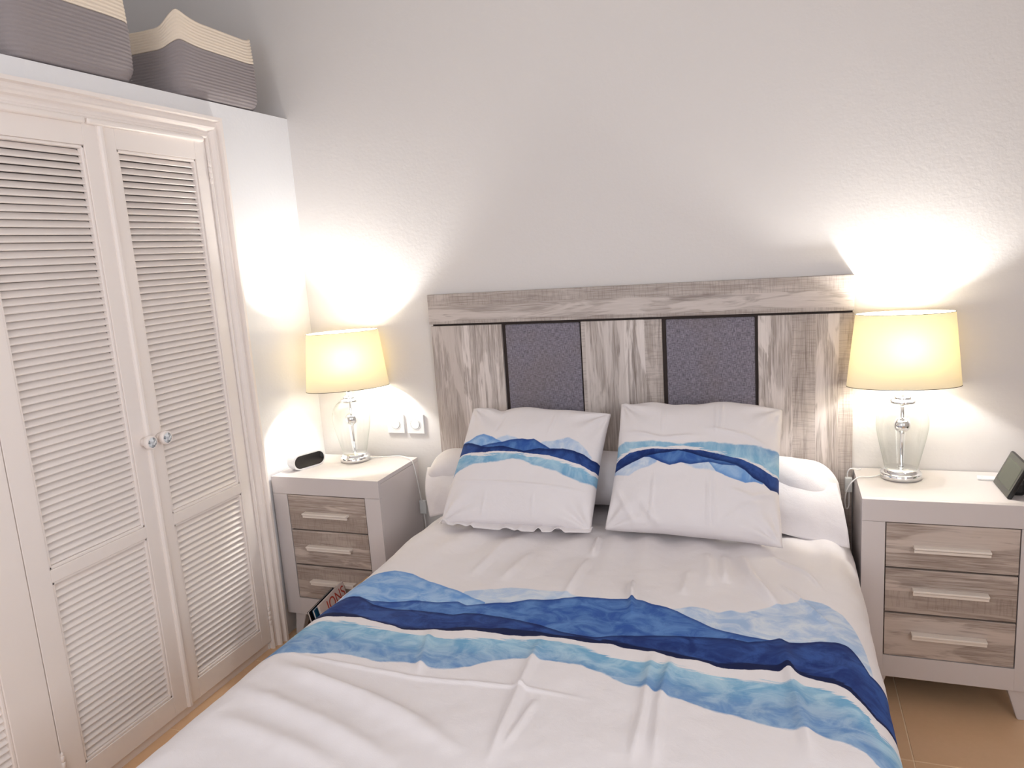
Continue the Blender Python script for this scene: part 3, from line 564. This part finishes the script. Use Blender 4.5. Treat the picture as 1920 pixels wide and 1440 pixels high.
# ================================================================== SMALL THINGS ON THE NIGHTSTANDS
ck = thing('alarm_clock', 'white pill-shaped digital alarm clock with dark face on left nightstand', 'clock', (0.088, -0.262, NH), math.atan2(-0.374, 0.928))
def stadium(L, H, n=14):
    r = H / 2; c = L / 2 - r; P = []
    for s, a0 in ((1, -PI / 2), (-1, PI / 2)):
        for k in range(n + 1):
            a = a0 + PI * k / n; P.append((s * c + r * math.cos(a), r * math.sin(a)))
    return P
def extr(name, P, x0, x1, z, mat, parent, bev=0.0):
    bm = bmesh.new(); A = [bm.verts.new((x0, y, zz + z)) for y, zz in P]; B_ = [bm.verts.new((x1, y, zz + z)) for y, zz in P]; n = len(P)
    bm.faces.new(A); f2 = bm.faces.new(B_)
    for k in range(n): bm.faces.new((A[k], A[(k + 1) % n], B_[(k + 1) % n], B_[k]))
    if bev: bmesh.ops.bevel(bm, geom=list(f2.edges), offset=bev, segments=3, affect='EDGES')
    return bmobj(name, bm, mat, parent)
extr('case', stadium(0.156, 0.068), -0.024, 0.024, 0.0345, M['plastic'], ck, 0.002)
extr('display', stadium(0.142, 0.054), 0.0235, 0.0246, 0.0345, M['black'], ck)['label'] = 'black glossy clock face'
box('foot', (-0.018, -0.04, 0.0), (0.018, 0.04, 0.003), M['plastic'], ck, 0.001)

tb = thing('smart_display', 'small black tilted screen at the right picture edge on right nightstand', 'display', (2.626, -0.206, NH), 0)
bm = bmesh.new(); bbox(bm, (0.0, -0.084, 0.0), (0.013, 0.084, 0.118), 0.004, 3); o = bmobj('case', bm, M['blackmatt'], tb); o.rotation_euler = (0, math.radians(24), 0); o.location = (0, 0, 0.0015)
cs = o
box('bezel', (-0.0006, -0.081, 0.003), (0.001, 0.081, 0.115), M['bezel'], cs)
box('screen', (-0.0012, -0.068, 0.022), (0.0, 0.068, 0.100), M['screen'], cs)
bm = bmesh.new(); bbox(bm, (0.018, -0.05, 0.0), (0.062, 0.05, 0.05), 0.014, 4); bmobj('stand', bm, M['blackmatt'], tb)
rm = thing('remote_control', 'small flat white remote lying beside the black tilted screen', 'remote', (2.615, -0.092, NH), math.radians(-8))
box('body', (-0.026, -0.016, 0.0), (0.026, 0.016, 0.008), M['plastic'], rm, 0.003, 3)
lathe('button', [(0, 0.0086), (0.004, 0.0086), (0.0045, 0.0078)], M['greyplastic'], rm, 16).location = (-0.012, 0, 0)

# wall switches
for i, x0 in enumerate((0.346, 0.443)):
    t = thing('wall_switch', ('square white wall switch nearest the left lamp', 'square white wall switch nearest the headboard')[i], 'switch', (x0 + 0.0415, 0, 0.832), 0, 'wall switches left of the headboard')
    box('plate', (-0.0415, -0.009, -0.0425), (0.0415, -0.0002, 0.0425), M['plastic'], t, 0.002)
    k = lathe('dial', [(0, 0.003), (0.0195, 0.003), (0.0205, 0.0022), (0.021, 0.0), (0.0225, 0.0), (0.023, 0.0015), (0.026, 0.0015), (0.0265, -0.002)], M['plastic'], t, 36, smooth=False); k.rotation_euler = (PI / 2, 0, 0); k.location = (0, -0.009, 0)

# ================================================================== MAGAZINES AND BOX ON THE FLOOR
bx = thing('cardboard_box', 'tan cardboard box edge showing between nightstand and bed', 'box', (0.522, -0.455, 0), 0)
boxes('wall', [((-0.10, -0.045, 0.004), (-0.096, 0.045, 0.300)), ((0.096, -0.045, 0.004), (0.10, 0.045, 0.300)), ((-0.096, -0.045, 0.004), (0.096, -0.041, 0.300)), ((-0.096, 0.041, 0.004), (0.096, 0.045, 0.300))], M['cardboard'], bx)
box('bottom', (-0.10, -0.045, 0.0), (0.10, 0.045, 0.004), M['cardboard'], bx)
box('flap', (-0.10, -0.045, 0.300), (0.10, 0.045, 0.303), M['cardboard'], bx)
def magazine(label, x, ty, cover, rz, tilt, y=-0.555, h=0.285, text=None):
    t = thing('magazine', label, 'magazine', (x, y, 0.0), rz, 'magazines standing between the nightstand and the bed'); t.rotation_euler = (0, tilt, rz)
    box('pages', (-0.003, -0.103, 0.001), (0.003, 0.103, h - 0.002), M['pages'], t)
    boxes('cover', [((0.003, -0.105, 0.0), (0.0038, 0.105, h)), ((-0.0038, -0.105, 0.0), (-0.003, 0.105, h)), ((-0.0038, 0.103, 0.0), (0.0038, 0.105, h))], M[cover], t)
    if text:
        fc = bpy.data.curves.new('txt', 'FONT'); fc.body = text; fc.size = 0.066; fc.extrude = 0.0002; fc.align_x = 'RIGHT'
        to = bpy.data.objects.new('txt', fc); col.objects.link(to)
        me = bpy.data.meshes.new_from_object(to.evaluated_get(bpy.context.evaluated_depsgraph_get())); bpy.data.objects.remove(to)
        o = link('title_lettering', me, M['red'], t); me.materials.clear(); me.materials.append(M['red'])
        o.rotation_euler = (PI / 2, 0, PI / 2); o.location = (0.0041, 0.098, h - 0.056); o.scale = (1.0, 1.0, 1.0)
    return t
magazine('dark magazine standing at the outer left beside the nightstand', 0.362, 0, 'cover2', math.radians(8), math.radians(-13), -0.555, 0.272)
magazine('magazine with red title lettering standing between nightstand and bed', 0.3955, 0, 'cover1', math.radians(8), math.radians(-13), -0.530, 0.290, 'IONS')
magazine('teal magazine standing behind the red-lettered one', 0.379, 0, 'cover3', math.radians(8), math.radians(-13), -0.545, 0.276)

# ================================================================== BED
bd = thing('bed_base', 'upholstered bed base hidden under the duvet', 'bed base', (1.445, -1.05, 0))
box('frame', (-0.70, -0.96, 0.08), (0.70, 0.98, 0.27), M['bedbase'], bd, 0.015)
for sx in (-1, 1):
    for sy in (-1, 1):
        l = lathe('leg', [(0.022, 0), (0.03, 0.08)], M['blackmatt'], bd, 16, closed=True); l.location = (sx * 0.6, sy * 0.85, 0)
ms = box('mattress', (0.735, -2.02, 0.27), (2.155, -0.06, 0.530), M['mattress'], None, 0.045, 4); tag(ms, 'thick white mattress under the white and blue duvet', 'mattress')

ZT = 0.5575
S0, S1, Y0, Y1 = 0.36, 2.53, -0.075, -2.06
xc, hf, rr = 1.445, 0.655, 0.10
ns, ny_ = 460, 450
s = np.linspace(S0, S1, ns); y = np.linspace(Y0, Y1, ny_); SS, YY = np.meshgrid(s, y)
a = np.abs(SS - xc) - hf; sg = np.sign(SS - xc)
ang = np.clip(a / rr, 0, PI / 2); over = np.clip(a - rr * PI / 2, 0, None)
X = np.where(a <= 0, SS, xc + sg * (hf + rr * np.sin(ang)))
Zz = ZT - rr * (1 - np.cos(ang)) - over
NXv = sg * np.sin(ang); NZv = np.cos(ang)
disp = 0.005 * smoothn(SS, YY, 7, 1, 2) + 0.002 * smoothn(SS, YY, 26, 2, 3)
amps = {0: (7, 14), 1: (6, 9), 2: (7, 12), 3: (4, 9), 4: (5, 14), 5: (3, 6), 6: (6, 12), 7: (6, 12), 8: (9, 18), 9: (8, 16), 10: (9, 15), 11: (7, 18), 12: (5, 16), 13: (4, 8), 14: (4, 7), 15: (5, 6), 16: (9, 26), 17: (9, 28), 18: (8, 30), 19: (6, 18), 20: (9, 10), 21: (7, 20), 22: (7, 20)}
for i, P in enumerate(WR):
    A_, sgm = amps[i]; A_ *= 2.1 if sgm < 17 else 1.5; sgm *= 0.85; disp += 0.001 * A_ * ridge(SS, YY, P, 0.001 * sgm)
# soft gathers running down from the pillows
fall = np.exp(-((YY + 0.52) / 0.22) ** 2)
disp += 0.0085 * fall * np.sin(SS * 46 + 6 * YY + 1.5 * np.sin(SS * 9)) * np.exp(-((SS - 1.75) / 0.42) ** 2)
disp += 0.007 * fall * np.sin(SS * 34 - 14 * YY) * np.exp(-((SS - 1.05) / 0.3) ** 2)
# side drape waves
wav = np.clip(over / 0.2, 0, 1)
disp += wav * (0.012 * np.sin(YY * 11 + 1.0 * sg) + 0.006 * np.sin(YY * 23 + 2)) + 0.006 * np.clip(a / 0.15, 0, 1)
disp += 0.012 * np.exp(-((YY + 1.2) / 0.35) ** 2) * (SS > xc) * np.clip(a / 0.15, 0, 1)
X = X + NXv * disp; Zz = Zz + NZv * disp
# head end and foot end round over
he = np.clip((YY + 0.40) / 0.10, 0, 1); Zz -= 0.010 * he ** 2
fe = np.clip((-1.93 - YY) / 0.13, 0, 1); Zz = Zz - 0.12 * fe ** 2
V = np.stack([X, YY, Zz], -1).reshape(-1, 3)
F = [(j * ns + i, (j + 1) * ns + i, (j + 1) * ns + i + 1, j * ns + i + 1) for j in range(ny_ - 1) for i in range(ns - 1)]
UX = lambda v: (v - 0.60) / 1.70
def norm_curves(C): return {k: [(UX(a_), v) for a_, v in pts] for k, pts in C.items()}
VLO, VHI = 0.70, 1.50
def complete(C, ref, x0, x1):
    """a layer that is missing somewhere follows the next layer there, so that it shows nothing"""
    rx = [p[0] for p in C[ref]]; ry = [p[1] for p in C[ref]]; out = dict(C)
    for k in ('I', 'B', 'A'):
        pts = sorted(C[k]); e = 0.02
        L = [(x, v + e) for x, v in C[ref] if x < pts[0][0] - 0.005]; R_ = [(x, v + e) for x, v in C[ref] if x > pts[-1][0] + 0.005]
        g = lambda x: float(np.interp(x, rx, ry)) + e
        out[k] = L + [(pts[0][0] - 0.004, g(pts[0][0]))] + pts + [(pts[-1][0] + 0.004, g(pts[-1][0]))] + R_
    return out
DC = {k: [tuple(p) for p in v] for k, v in DUVET.items()}
DC['A'] = [p for p in DC['A'] if p != (0.736, 1.022)]
DC = complete(DC, 'C', 0, 1)
dm = cloth_mat('printed_duvet_cotton', {k: [(UX(a_), (v - VLO) / (VHI - VLO)) for a_, v in pts] for k, pts in DC.items()}, 0, 1, 1.0, False, 1.6, 1.0)
def uvset(me, UV):
    uvl = me.uv_layers.new(name='UVMap'); li = np.empty(len(me.loops), np.int32); me.loops.foreach_get('vertex_index', li)
    uvl.data.foreach_set('uv', UV[li].astype(np.float32).ravel())
dv = pyd('duvet', V, F, dm, None, True)
uvset(dv.data, np.stack([UX(SS), (-YY - VLO) / (VHI - VLO)], -1).reshape(-1, 2))
md = dv.modifiers.new('loft', 'SOLIDIFY'); md.thickness = 0.010; md.offset = -1
tag(dv, 'white duvet printed with blue watercolour hills spread over the bed', 'duvet')
M['cotton'] = cloth_mat('white_cotton')

# bolster across the bed
bl = thing('bolster', 'long white bolster lying across the bed under the two pillows', 'bolster', (1.39, -0.148, 0.560))
nx_, nt_ = 170, 60; tt = np.linspace(-1, 1, nx_); th = np.linspace(0, 2 * PI, nt_, endpoint=False)
TT, TH = np.meshgrid(tt, th, indexing='ij')
env = np.clip(1 - np.abs(TT) ** 16, 0, 1) ** 0.5
env = np.maximum(env, 0.02)
wr = 0.007 * smoothn(TT * 0.78, TH * 0.1, 18, 5, 4) + 0.012 * np.clip((np.abs(TT) - 0.8) / 0.2, 0, 1) * np.sin(5 * TH + 6 * TT) * env
ry, rz_ = 0.108 * env + wr, 0.101 * env + wr
XX = TT * 0.785; YB = ry * np.cos(TH); ZB = rz_ * np.sin(TH)
ZB = np.where(ZB < -0.085, -0.085 + (ZB + 0.085) * 0.3, ZB) + 0.1 - 0.03 * np.clip((np.abs(TT) - 0.86) / 0.14, 0, 1) ** 2 + 0.006
V = np.stack([XX, YB, ZB], -1).reshape(-1, 3)
F = [(i * nt_ + k, i * nt_ + (k + 1) % nt_, (i + 1) * nt_ + (k + 1) % nt_, (i + 1) * nt_ + k) for i in range(nx_ - 1) for k in range(nt_)]
F += [tuple(range(nt_))[::-1], tuple((nx_ - 1) * nt_ + k for k in range(nt_))]
pyd('body', V, F, M['cotton'], bl, True)
def patch(name, C4, bulge, mat, parent, off, seed, n=26, wamp=0.006):
    A, B_, C_, D_ = [np.array(p, float) - off for p in C4]; u = np.linspace(0, 1, n); U, Vv = np.meshgrid(u, u)
    P = (A[None, None] * ((1 - U) * (1 - Vv))[..., None] + B_ * (U * (1 - Vv))[..., None] + C_ * (U * Vv)[..., None] + D_ * ((1 - U) * Vv)[..., None])
    nr = np.cross(B_ - A, D_ - A); nr /= np.linalg.norm(nr)
    if nr[1] > 0: nr = -nr
    w = bulge * np.sin(PI * Vv) + wamp * smoothn(U, Vv, 8, seed, 2) * Vv
    P = P + nr * w[..., None]
    F = [(j * n + i, j * n + i + 1, (j + 1) * n + i + 1, (j + 1) * n + i) for j in range(n - 1) for i in range(n - 1)]
    o = pyd(name, P.reshape(-1, 3), F, mat, parent, True); q = o.modifiers.new('cloth', 'SOLIDIFY'); q.thickness = 0.002; return o
off = np.array([1.39, -0.148, 0.560])
patch('cover_flap', [(1.93, -0.225, 0.735), (2.155, -0.20, 0.70), (2.188, -0.345, 0.532), (1.93, -0.335, 0.572)], 0.026, M['cotton'], bl, off, 3)
patch('cover_flap', [(0.80, -0.225, 0.73), (0.625, -0.20, 0.70), (0.655, -0.27, 0.512), (0.80, -0.31, 0.575)], 0.026, M['cotton'], bl, off, 4)

def pillow(label, C4, T_, mat, wrk, seed, hem=False, top=()):
    TL, TR, BR, BL = [np.array(p, float) for p in C4]; org = (BL + BR) / 2
    t = thing('pillow', label, 'pillow', tuple(org), 0, 'printed pillows leaning on the bolster')
    n = 110; u = np.linspace(0, 1, n); U, Vv = np.meshgrid(u, u)
    # pinch the outline between the corners
    Up = U + (0.5 - U) * 0.035 * np.sin(PI * Vv) + 0.004 * smoothn(U, Vv, 9, seed, 2)
    Vp = Vv + (0.5 - Vv) * 0.03 * np.sin(PI * U) + 0.004 * smoothn(U, Vv, 9, seed + 1, 2)
    for cu, am, wd_ in top: Vp = Vp - am * np.exp(-((U - cu) / wd_) ** 2) * (1 - Vv) ** 3
    P = TL * ((1 - Up) * (1 - Vp))[..., None] + TR * (Up * (1 - Vp))[..., None] + BR * (Up * Vp)[..., None] + BL * ((1 - Up) * Vp)[..., None]
    nr = np.cross(TR - TL, TL - BL); nr /= np.linalg.norm(nr)
    if nr[1] > 0: nr = -nr
    th_ = T_ * np.clip(16 * U * (1 - U) * Vv * (1 - Vv), 0, 1) ** 0.36
    th_ *= 1 + 0.10 * (Vv - 0.5)
    d = 0.006 * smoothn(U, Vv, 8, seed + 2, 4)
    for A_, sgm, Q in wrk: d += 0.0014 * A_ * ridge(U, Vv, Q, sgm)
    # pulls towards the corners
    for cu, cv in ((0, 0), (1, 0), (1, 1), (0, 1)):
        du, dvv = U - cu, Vv - cv; r_ = np.hypot(du, dvv); a_ = np.arctan2(dvv, du)
        d += 0.008 * np.exp(-(r_ / 0.24) ** 2) * np.sin(10 * a_ + seed) * np.clip(r_ / 0.1, 0, 1)
    edge = np.clip(np.minimum(np.minimum(U, 1 - U), np.minimum(Vv, 1 - Vv)) / 0.04, 0, 1)
    front = P + nr * (th_ + d * edge)[..., None]; back = P - nr * (th_ * 0.66)[..., None]
    Vt = np.concatenate([front.reshape(-1, 3), back.reshape(-1, 3)]) - org; m_ = n * n; F = []
    for j in range(n - 1):
        for i in range(n - 1):
            q = (j * n + i, j * n + i + 1, (j + 1) * n + i + 1, (j + 1) * n + i); F.append(q); F.append(tuple(m_ + k for k in q[::-1]))
    bm = bmesh.new(); vs = [bm.verts.new(v) for v in Vt]
    uvl = bm.loops.layers.uv.new('UVMap'); UVa = np.stack([U, Vv], -1).reshape(-1, 2)
    for q in F:
        f = bm.faces.new([vs[k] for k in q])
        for lp, k in zip(f.loops, q): lp[uvl].uv = (float(UVa[k % m_][0]), float(UVa[k % m_][1]))
        f.smooth = True
    bmesh.ops.remove_doubles(bm, verts=bm.verts[:], dist=0.0002)
    bmesh.ops.recalc_face_normals(bm, faces=bm.faces[:])
    me = bpy.data.meshes.new('cushion'); bm.to_mesh(me); bm.free(); link('cushion', me, mat, t)
    if hem:
        k = 90; rows = 6; Vh = []; 
        for r in range(rows):
            w = r / (rows - 1)
            for i in range(k):
                q = i / (k - 1); p = BL + (BR - BL) * q
                ruf = 0.008 * math.sin(q * 31 + 2 * math.sin(q * 9)) + 0.006 * math.sin(q * 57)
                Vh.append(p - org + np.array([0.006 * math.sin(q * 40), -(0.018 + 0.026 * math.sin(PI * q)) * w + 0.02 * (1 - w) * 0.5, 0.006 + 0.010 * (1 - w) + max(0, ruf) * w * 1.2]))
        Fh = [(r * k + i, r * k + i + 1, (r + 1) * k + i + 1, (r + 1) * k + i) for r in range(rows - 1) for i in range(k - 1)]
        o = pyd('hem', Vh, Fh, M['cotton'], t, True); q = o.modifiers.new('cloth', 'SOLIDIFY'); q.thickness = 0.002
    return t
def pcurves(C): return complete({k: [tuple(p) for p in v] for k, v in C.items()}, 'C', 0, 1)
mL = cloth_mat('printed_pillow_cotton', pcurves(PL), 0, 1, 1.6, False, 0.6)
mR = cloth_mat('printed_pillow_cotton_turned', pcurves(PR), 0, 1, 1.6, True, 0.6)
pillow('white pillow with blue hills print upright, left of the pair', [(0.828, -0.152, 0.936), (1.386, -0.152, 0.922), (1.368, -0.462, 0.574), (0.800, -0.472, 0.574)], 0.084, mL,
       [(4, 0.010, [(0.02, 0.70), (0.5, 0.715), (0.98, 0.73)]), (-3, 0.008, [(0.30, 0.08), (0.26, 0.28)]), (3, 0.008, [(0.66, 0.05), (0.64, 0.3)]), (3, 0.008, [(0.30, 0.78), (0.30, 0.97)]), (3, 0.008, [(0.63, 0.78), (0.64, 0.97)]), (2.5, 0.008, [(0.68, 0.05), (0.67, 0.25)])], 11, True, [(0.10, 0.012, 0.1), (0.24, -0.022, 0.05), (0.42, 0.03, 0.12), (0.7, 0.012, 0.15)])
pillow('white pillow with blue hills print upside down, right of the pair', [(1.424, -0.150, 0.955), (1.986, -0.150, 0.942), (1.985, -0.485, 0.576), (1.413, -0.440, 0.577)], 0.088, mR,
       [(4, 0.009, [(0.29, 0.03), (0.30, 0.28)]), (5, 0.009, [(0.615, 0.02), (0.63, 0.30)]), (4, 0.009, [(0.65, 0.02), (0.655, 0.28)]), (6, 0.015, [(0.05, 0.27), (0.3, 0.33), (0.55, 0.30)]), (5, 0.014, [(0.55, 0.24), (0.8, 0.28), (0.97, 0.36)]), (4, 0.009, [(0.27, 0.58), (0.28, 0.97)]), (5, 0.009, [(0.60, 0.58), (0.615, 0.98)]), (4, 0.009, [(0.635, 0.58), (0.65, 0.97)]), (8, 0.02, [(0.72, 0.68), (0.85, 0.72), (0.98, 0.66)]), (6, 0.02, [(0.03, 0.70), (0.12, 0.85), (0.2, 0.98)]), (6, 0.02, [(0.2, 0.8), (0.3, 0.93), (0.34, 0.99)]), (5, 0.02, [(0.66, 0.95), (0.8, 0.8), (0.95, 0.72)])], 23, False, [(0.22, 0.035, 0.12), (0.42, 0.012, 0.06), (0.66, 0.05, 0.16), (0.85, 0.02, 0.1), (0.03, 0.012, 0.03)])
